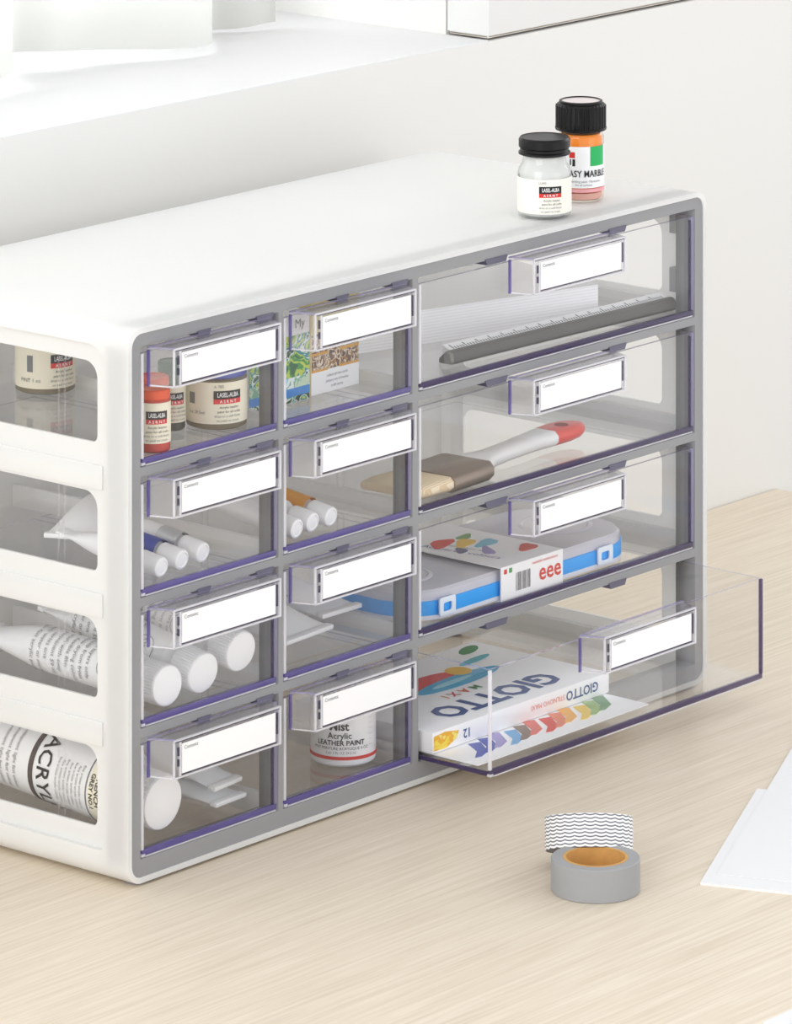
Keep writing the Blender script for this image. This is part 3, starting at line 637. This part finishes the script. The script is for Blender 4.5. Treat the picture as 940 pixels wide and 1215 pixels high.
# scale ruler
ra = math.atan2(0.0080 - 0.0152, 0.4215 - 0.2500); RL = 0.1725
m = Matrix.Rotation(ra, 4, 'Z'); m.translation = Vector((0.2500, 0.0152, FL[0]))
g = thing('scale_ruler', 'dark grey ruler with white marked top edge lying in the wide drawer', 'ruler', mat=m)
b = MB()
sec = [(0.0, 0.0016), (0.0008, 0.0004), (0.0022, 0.0), (0.0100, 0.0), (0.0100, 0.0022), (0.0050, 0.0066), (0.0030, 0.0068), (0.0010, 0.0060), (0.0002, 0.0045)]
b.loft([[(x, p, q) for p, q in sec] for x in (0.0006, RL)]); b.build('ruler_body', pbr('ruler_grey', (80, 76, 68), 0.4), g)
b = MB(); b.loft([[(x, 0.0034 + (p - 0.0034) * s, 0.0034 + (q - 0.0034) * s) for p, q in sec[:3] + [(0.0060, 0.0), (0.0060, 0.0056)] + sec[5:]] for x, s in ((-0.0010, 0.75), (0.0006, 1.0))]); b.build('end_cap', pbr('ruler_end', (128, 124, 116), 0.45), g)
b = MB(); b.loft([[(x, p, q) for p, q in ((0.0050, 0.00665), (0.0102, 0.0084), (0.0102, 0.0022), (0.0096, 0.0022), (0.0052, 0.0062))] for x in (0.0030, RL - 0.001)]); b.build('white_scale', M_PAPER, g)
b = MB(); slope = (0.0084 - 0.00665) / 0.0052
for i in range(85):
    x = 0.006 + i * 0.00192; L = 0.0036 if i % 5 == 0 else 0.0018
    b.add([(x, 0.0051, 0.00675), (x + 0.0007, 0.0051, 0.00675), (x + 0.0007, 0.0051 + L, 0.00675 + slope * L), (x, 0.0051 + L, 0.00675 + slope * L)], [(0, 1, 2, 3)])
b.build('tick_marks', M_INK, g, smooth=0)

# flat paint brush
bx = math.atan2(0.0190 - 0.0125, 0.3600 - 0.2662)
m = Matrix.Rotation(0.062, 4, 'Z'); m.translation = Vector((0.2715, 0.0078, FL[1]))
g = thing('flat_brush', 'flat paint brush with white handle and red hanging end', 'brush', mat=m)
H = [(0.0, 0.0, 0.0300, 0.0010, 0.0090), (0.006, 0.0040, 0.0260, 0.0016, 0.0092), (0.014, 0.0080, 0.0210, 0.0022, 0.0098), (0.030, 0.0085, 0.0200, 0.0030, 0.0105), (0.052, 0.0075, 0.0210, 0.0036, 0.0112), (0.066, 0.0060, 0.0225, 0.0038, 0.0112)]
def bar(secs, name, mat, parent, hole=None):
    b = MB(); rings = []
    for x, y0, y1, z0, z1 in secs:
        w = y1 - y0; h = z1 - z0; k = min(w, h) * 0.3
        rings.append([(x, y0 + k, z0), (x, y1 - k, z0), (x, y1, z0 + k), (x, y1, z1 - k), (x, y1 - k, z1), (x, y0 + k, z1), (x, y0, z1 - k), (x, y0, z0 + k)])
    b.loft(rings); return b.build(name, mat, parent, smooth=50)
bar(H, 'handle', pbr('brush_white', (246, 245, 243), 0.3), g)
red = bar([(0.066, 0.0060, 0.0225, 0.0038, 0.0112), (0.078, 0.0050, 0.0232, 0.0040, 0.0110), (0.088, 0.0062, 0.0222, 0.0042, 0.0106), (0.0945, 0.0095, 0.0190, 0.0046, 0.0100), (0.0970, 0.0125, 0.0160, 0.0052, 0.0094)], 'handle_tip', pbr('brush_red', (236, 70, 52), 0.35), g)
b = MB(); b.lathe([(0.0036, 0.0106), (0.0036, 0.01115)], 24, c=(0.0800, 0.0142)); hh = b.build('hanging_hole', pbr('hole_dark', (150, 36, 28), 0.6), g); hh.scale = (1.0, 1, 1)
bar([(-0.0330, -0.0015, 0.0345, 0.0006, 0.0090), (-0.001, -0.0015, 0.0335, 0.0006, 0.0096), (0.001, -0.0005, 0.0320, 0.0008, 0.0096)], 'ferrule', pbr('ferrule_steel', (150, 134, 122), 0.35, metal=0.6), g)
bar([(-0.0610, 0.0040, 0.0362, 0.0030, 0.0070), (-0.0550, 0.0008, 0.0360, 0.0016, 0.0082), (-0.0330, -0.0005, 0.0335, 0.0014, 0.0084)], 'bristles', stripes('bristle', (226, 200, 160), (244, 228, 200), 'Y', 420, 0.8, (2.0, 1.0)), g)

# watercolour case with printed sleeve
PX0, PX1, PY0, PY1 = 0.2095, 0.3905, 0.0060, 0.0800
g = thing('watercolour_case', 'blue-rimmed clear watercolour case inside a white printed sleeve', 'paint case', (0, 0, FL[2]))
SKY = pbr('case_blue', (20, 164, 250), 0.35)
def slab(x0, x1, y0, y1, r, z0, z1, name, mat, parent, k=0.0):
    b = MB(); L0 = rrect(x0, x1, y0, y1, r, 10); L1 = rrect(x0 + k, x1 - k, y0 + k, y1 - k, max(r - k, 0.001), 10)
    b.loft([[(x, y, z0) for x, y in L0], [(x, y, z1 - k) for x, y in L0], [(x, y, z1) for x, y in L1]]); return b.build(name, mat, parent, smooth=40)
slab(PX0, PX1, PY0, PY1, 0.026, 0.0006, 0.0028, 'case_base', pbr('case_pale', (236, 238, 246), 0.4), g)
slab(PX0, PX1, PY0, PY1, 0.026, 0.0028, 0.0098, 'case_rim', SKY, g)
lidm = clear('frosted_lid', (0.90, 0.90, 0.95), 1.0, (246, 244, 252), 0.72, 0.15, 0.1)
lid = slab(PX0 + 0.0008, PX1 - 0.0008, PY0 + 0.0008, PY1 - 0.0008, 0.0252, 0.0098, 0.0150, 'case_lid', lidm, g, 0.0014)
for cx_ in (0.2360, 0.3640):
    b = MB(); b.lathe([(0.0195, 0.01505), (0.0185, 0.0156), (0.0172, 0.0156), (0.0165, 0.01510)], 40, cap0=True, cap1=True, c=(cx_, 0.0420)); b.build('lid_ring', lidm, lid)
    for k in range(5):
        a_ = 2 * math.pi * k / 5
        b = MB(); b.lathe([(0.0052, 0.0099), (0.0052, 0.0120)], 20, c=(cx_ + 0.0115 * math.cos(a_), 0.0420 + 0.0115 * math.sin(a_)))
        b.build('paint_pan', pbr('pan_%d' % k, ((244, 222, 196), (240, 226, 180), (236, 216, 214), (214, 220, 234), (226, 212, 206))[k], 0.7), g)
for x in (0.2330, 0.3585):
    cl = plate([rrect(x - 0.006, x + 0.006, 0.0024, 0.0112, 0.0012, 4), rrect(x - 0.0034, x + 0.0034, 0.0042, 0.0086, 0.0012, 4)], 0.0012, lambda u, v, w: Vector((u, PY0 - 0.0016 + w, v)), 'clasp', pbr('clasp_white', (226, 236, 248), 0.35), g)
S0, S1 = 0.2732, 0.3225
b = MB()
prof_o = [(PY0 - 0.0024, 0.0002), (PY1 + 0.0016, 0.0002), (PY1 + 0.0016, 0.0172), (PY0 - 0.0024, 0.0172)]
prof_i = [(PY0 - 0.0018, 0.0005), (PY1 + 0.0010, 0.0005), (PY1 + 0.0010, 0.0166), (PY0 - 0.0018, 0.0166)]
vs = []
for x in (S0, S1): vs += [(x, p, q) for p, q in prof_o] + [(x, p, q) for p, q in prof_i]
fs = []
for i in range(4):
    j_ = (i + 1) % 4
    fs += [(i, j_, 8 + j_, 8 + i), (4 + j_, 4 + i, 12 + i, 12 + j_), (i, 4 + i, 4 + j_, j_), (8 + j_, 12 + j_, 12 + i, 8 + i)]
b.add(vs, fs); slv = b.build('sleeve', M_PAPER, g, smooth=0)
yf = PY0 - 0.0024
b = MB(); 
for i in range(9): b.box(0.2850 + i * 0.0013, 0.2850 + i * 0.0013 + (0.0008 if i % 3 else 0.0004), yf - 0.0002, yf, 0.0035, 0.0125)
b.build('barcode_print', M_INKG, slv, smooth=0)
text_flat(slv, 'eee', 0.0125, (0.3120, yf, 0.0088), (1, 0, 0), (0, 0, 1), pbr('print_red', (214, 60, 48), 0.6), bold=0.0002)
text_flat(slv, 'washable watercolours', 0.0022, (0.3080, yf, 0.0148), (1, 0, 0), (0, 0, 1), pbr('print_red', (214, 60, 48), 0.6))
for x, col in ((0.2755, (214, 50, 40)), (0.2795, (60, 150, 70))):
    b = MB(); b.box(x, x + 0.0022, yf - 0.0002, yf, 0.0135, 0.0158); b.build('print_mark', pbr('mark_%d' % col[0], col, 0.6), slv)
zt = 0.0172
def blob(cx_, cy_, rx, ry, rot, col, nm='print_mark', sides=14):
    b = MB(); vs = []
    for i in range(sides):
        a_ = 2 * math.pi * i / sides; q = 1 + 0.18 * math.sin(3 * a_ + cx_ * 900)
        u, v = rx * q * math.cos(a_), ry * q * math.sin(a_)
        vs.append((cx_ + u * math.cos(rot) - v * math.sin(rot), cy_ + u * math.sin(rot) + v * math.cos(rot)))
    b.loft([[(x, y, zt) for x, y in vs], [(x, y, zt + 0.0002) for x, y in vs]]); return b.build(nm, pbr('print_%d_%d_%d' % col, col, 0.6), slv)
for cx_, cy_, rx, ry, rot, col in ((0.2900, 0.0560, 0.010, 0.005, 0.3, (216, 52, 44)), (0.2985, 0.0480, 0.009, 0.0045, 0.4, (232, 190, 70)), (0.3060, 0.0400, 0.009, 0.0042, 0.2, (120, 190, 214)),
                                   (0.3130, 0.0190, 0.0075, 0.0045, 0.4, (206, 66, 58)), (0.2950, 0.0300, 0.008, 0.003, 0.9, (150, 140, 190)), (0.3080, 0.0560, 0.006, 0.003, 0.2, (110, 160, 90)), (0.2860, 0.0400, 0.0050, 0.0030, 0.8, (90, 90, 130))):
    blob(cx_, cy_, rx, ry, rot, col)
text_flat(slv, 'Acquerelli colours', 0.0062, (0.2840, 0.0380, zt), (0.15, -1, 0), (1, 0.15, 0), pbr('print_violet', (110, 104, 160), 0.6))
text_flat(slv, 'water colour set 24', 0.0040, (0.2915, 0.0400, zt), (0.15, -1, 0), (1, 0.15, 0), M_INKG)

# pencil box and leaflet in the pulled-out drawer
PULL = 0.0445
lf = thing('pencil_leaflet', 'white leaflet printed with coloured pencils lying flat in the open drawer', 'leaflet', (0, 0, FL[3]))
m = Matrix.Rotation(0.008, 4, 'Z')
b = MB(); b.box(0.2108, 0.3460, -0.0328, 0.0300, 0.0000, 0.0006); b.build('sheet', M_PAPER, lf)
PC = [(72, 84, 170), (60, 72, 160), (150, 140, 200), (96, 160, 214), (120, 100, 90), (220, 100, 90), (214, 60, 56), (226, 120, 90), (240, 170, 80), (236, 200, 90), (150, 180, 110), (110, 150, 110)]
for i, col in enumerate(PC):
    x = 0.2255 + i * 0.0092; y = -0.0245 + 0.0015 * (i % 3)
    pts = [(x - 0.0068, y), (x - 0.0030, y - 0.0012), (x + 0.0060, y + 0.0022), (x + 0.0150, y + 0.0145), (x + 0.0085, y + 0.0170), (x + 0.0020, y + 0.0060)]
    col = tuple(int(q_ + (255 - q_) * 0.18) for q_ in col)
    b = MB(); b.loft([[(p, q, 0.0006) for p, q in pts], [(p, q, 0.00075 + 0.00002 * i) for p, q in pts]]); pn = b.build('printed_pencil', pbr('pencil_%d' % i, col, 0.6), lf, smooth=0)
GB = (0.2088, 0.3480, -0.0060, 0.0830); gz0, gz1 = 0.0010, 0.0112
g = thing('pencil_box', 'white box of twelve crayons with blue lettering in the open drawer', 'box', (0, 0, FL[3]))
b = MB(); b.box(GB[0], GB[1], GB[2], GB[3], gz0, gz1); b.build('carton', pbr('carton_white', (246, 246, 247), 0.4), g, bevel=0.0004)
NAVY = pbr('letter_navy', (58, 84, 140), 0.5)
text_flat(g, 'GIOTTO', 0.0240, (0.2790, 0.0125, gz1), (-1, 0, 0), (0, -1, 0), NAVY, bold=0.0008)
for s, x, col in (('M', 0.2835, (90, 160, 100)), ('A', 0.2750, (220, 90, 50)), ('X', 0.2665, (200, 60, 60)), ('I', 0.2600, (226, 150, 50))):
    text_flat(g, s, 0.0082, (x, 0.0290, gz1), (-1, 0, 0), (0, -1, 0), pbr('letter_%d' % col[1], col, 0.5), bold=0.0002)
text_flat(g, '12', 0.0062, (0.2350, GB[2], 0.0060), (-1, 0, 0), (0, 0, -1), NAVY, bold=0.0001)
text_flat(g, 'GIOTTO', 0.0068, (0.3260, GB[2], 0.0066), (-1, 0, 0), (0, 0, -1), NAVY, bold=0.0001)
text_flat(g, 'STILNOVO MAXI', 0.0036, (0.2985, GB[2], 0.0066), (-1, 0, 0), (0, 0, -1), pbr('letter_coral', (226, 130, 110), 0.5))
def flatpoly(pts, z, name, mat, parent, dz=0.0002):
    b = MB(); b.loft([[(x, y, z) for x, y in pts], [(x, y, z + dz) for x, y in pts]]); return b.build(name, mat, parent, smooth=0)
def oval(cx_, cy_, rx, ry, rot=0.0, n=20):
    return [(cx_ + rx * math.cos(t) * math.cos(rot) - ry * math.sin(t) * math.sin(rot), cy_ + rx * math.cos(t) * math.sin(rot) + ry * math.sin(t) * math.cos(rot)) for t in [2 * math.pi * i / n for i in range(n)]]
flatpoly(oval(0.2700, 0.0525, 0.0260, 0.0075, 0.05), gz1, 'print_red', pbr('print_scarlet', (214, 44, 44), 0.5), g)
flatpoly(oval(0.2870, 0.0425, 0.0330, 0.0068, 0.04), gz1 + 0.0001, 'print_blue', pbr('print_cyan', (52, 168, 208), 0.5), g)
flatpoly(oval(0.2995, 0.0530, 0.0070, 0.0070), gz1 + 0.0002, 'print_yellow', pbr('print_yellow', (236, 186, 40), 0.5), g)
flatpoly(oval(0.2820, 0.0425, 0.0160, 0.0022, 0.04), gz1 + 0.0003, 'print_pale', pbr('print_pale', (150, 210, 226), 0.5), g)
flatpoly(oval(0.3330, 0.0740, 0.0090, 0.0040, 0.3), gz1, 'print_green', pbr('print_green', (72, 140, 84), 0.5), g)
flatpoly(oval(0.3210, 0.0600, 0.0130, 0.0028, 0.1), gz1, 'print_teal', pbr('print_teal', (96, 180, 190), 0.5), g)
b = MB()
pts = [(0.2095, 0.0022), (0.2190, 0.0020), (0.2270, 0.0050), (0.2285, 0.0085), (0.2180, 0.0100), (0.2095, 0.0092)]
b.loft([[(x, GB[2] - 0.0002, z) for x, z in pts], [(x, GB[2], z) for x, z in pts]]); b.build('print_lemon', blotches('lemon_ink', [(240, 200, 50), (244, 214, 70), (238, 176, 40), (246, 224, 120)], 90), g, smooth=0)

# ------------------------------------------------------------------ on the desk: tapes and papers
def tape_roll(label, m, R, h, hole, face, grp=None):
    t = thing('masking_tape_roll', label, 'tape roll', mat=m, group='tape rolls on the desk')
    n = 64; ci = lambda r, z: [(r * math.cos(2 * math.pi * i / n), r * math.sin(2 * math.pi * i / n), z) for i in range(n)]
    b = MB(); k = 0.0004; core = hole + 0.0014
    b.loft([ci(core, k), ci(core, 0.0), ci(R - k, 0.0), ci(R, k), ci(R, h - k), ci(R - k, h), ci(core, h), ci(core, h - k)], cap0=False, cap1=False); b.build('tape', face, t, smooth=40)
    b = MB(); b.loft([ci(hole, 0), ci(core, 0), ci(core, h + 0.0001), ci(hole, h + 0.0001), ci(hole, 0)], cap0=False, cap1=False); b.build('cardboard_core', pbr('cardboard', (206, 158, 92), 0.85, noise=0.15, nscale=300), t, smooth=40)
    return t
TR = 0.0205
gc = Vector((0.122, -0.1762, 0)) + Vector((0.763, 0.646, 0)) * TR
m = Matrix.Translation(gc)
tape_roll('plain grey tape roll lying flat on the desk', m, TR, 0.0152, 0.0136, pbr('tape_grey', (158, 159, 161), 0.6, noise=0.03, nscale=200))
# patterned roll leaning back on the grey one
FWD = Vector((0.763, 0.646, 0)); RGT = Vector((0.646, -0.763, 0))
tilt = math.asin(0.0156 / (2 * TR))
axis = Vector((0, 0, 1)) * math.cos(tilt) + FWD * math.sin(tilt)     # leans away from the viewer
yv = FWD * math.cos(tilt) - Vector((0, 0, 1)) * math.sin(tilt); xv = yv.cross(axis)
c0 = Vector((0.1456, -0.1537, 0.0156)) + yv * TR
c0 = Vector((c0.x, c0.y, TR * math.sin(tilt) + 0.0003))
m = Matrix((xv, yv, axis)).transposed().to_4x4(); m.translation = c0
def zig_mat():
    """rows of little arches running round the tape"""
    m_ = pbr('tape_zigzag', (250, 250, 250), 0.6); nt = m_.node_tree; bs = nt.nodes['Principled BSDF']
    tc = nt.nodes.new('ShaderNodeTexCoord'); sp = nt.nodes.new('ShaderNodeSeparateXYZ'); nt.links.new(tc.outputs['Object'], sp.inputs[0])
    def mt(op, a, b_=None):
        n = nt.nodes.new('ShaderNodeMath'); n.operation = op
        for i, q in enumerate((a, b_)):
            if q is None: continue
            if isinstance(q, (int, float)): n.inputs[i].default_value = q
            else: nt.links.new(q, n.inputs[i])
        return n.outputs[0]
    an = mt('ARCTAN2', sp.outputs[1], sp.outputs[0])
    zz = mt('ABSOLUTE', mt('SINE', mt('MULTIPLY', an, 13.0)))
    v = mt('FRACT', mt('ADD', mt('MULTIPLY', sp.outputs[2], 620.0), mt('MULTIPLY', zz, 0.32)))
    r = nt.nodes.new('ShaderNodeValToRGB'); e = r.color_ramp.elements; e[0].position = 0.34; e[0].color = lin((112, 114, 122)); e[1].position = 0.46; e[1].color = lin((248, 248, 248))
    nt.links.new(v, r.inputs[0]); nt.links.new(r.outputs[0], bs.inputs['Base Color']); return m_
tape_roll('grey and white zigzag patterned tape roll leaning on the plain grey roll', m, TR, 0.0152, 0.0136, zig_mat())

def sheet(name, label, A, u, v, z0, z1):
    g = thing(name, label, 'paper', (A[0], A[1], 0)); u = Vector(u); v = Vector(v)
    b = MB(); pts = [Vector((0, 0)), u, u + v, v]
    b.loft([[(p.x, p.y, z0) for p in pts], [(p.x, p.y, z1) for p in pts]]); b.build('sheet', pbr('paper_matte', (238, 238, 239), 0.85, 0.15), g, smooth=0)
    return g
U = (0.2205, 0.1090); V = (0.1000, -0.2615)
sheet('paper_pad', 'lower white paper pad with a square corner near the tape rolls', (0.1743, -0.1952), (U[0] * 0.60, U[1] * 0.60), (V[0] * 0.9, V[1] * 0.9), 0.0, 0.0011)
sheet('paper_sheet', 'upper white paper sheet set slightly back on the lower pad', (0.1743 + 0.0035 + U[0] * 0.05, -0.1952 - 0.004 + U[1] * 0.05), (U[0] * 1.2, U[1] * 1.2), (V[0], V[1]), 0.00115, 0.0014)
sheet('paper_sheet', 'white sheet corner at the very front of the desk', (0.0436 + 0.0006, -0.3274), (0.17, 0.0), (0.0, -0.16), 0.0, 0.0008)
bpy.context.view_layer.update()
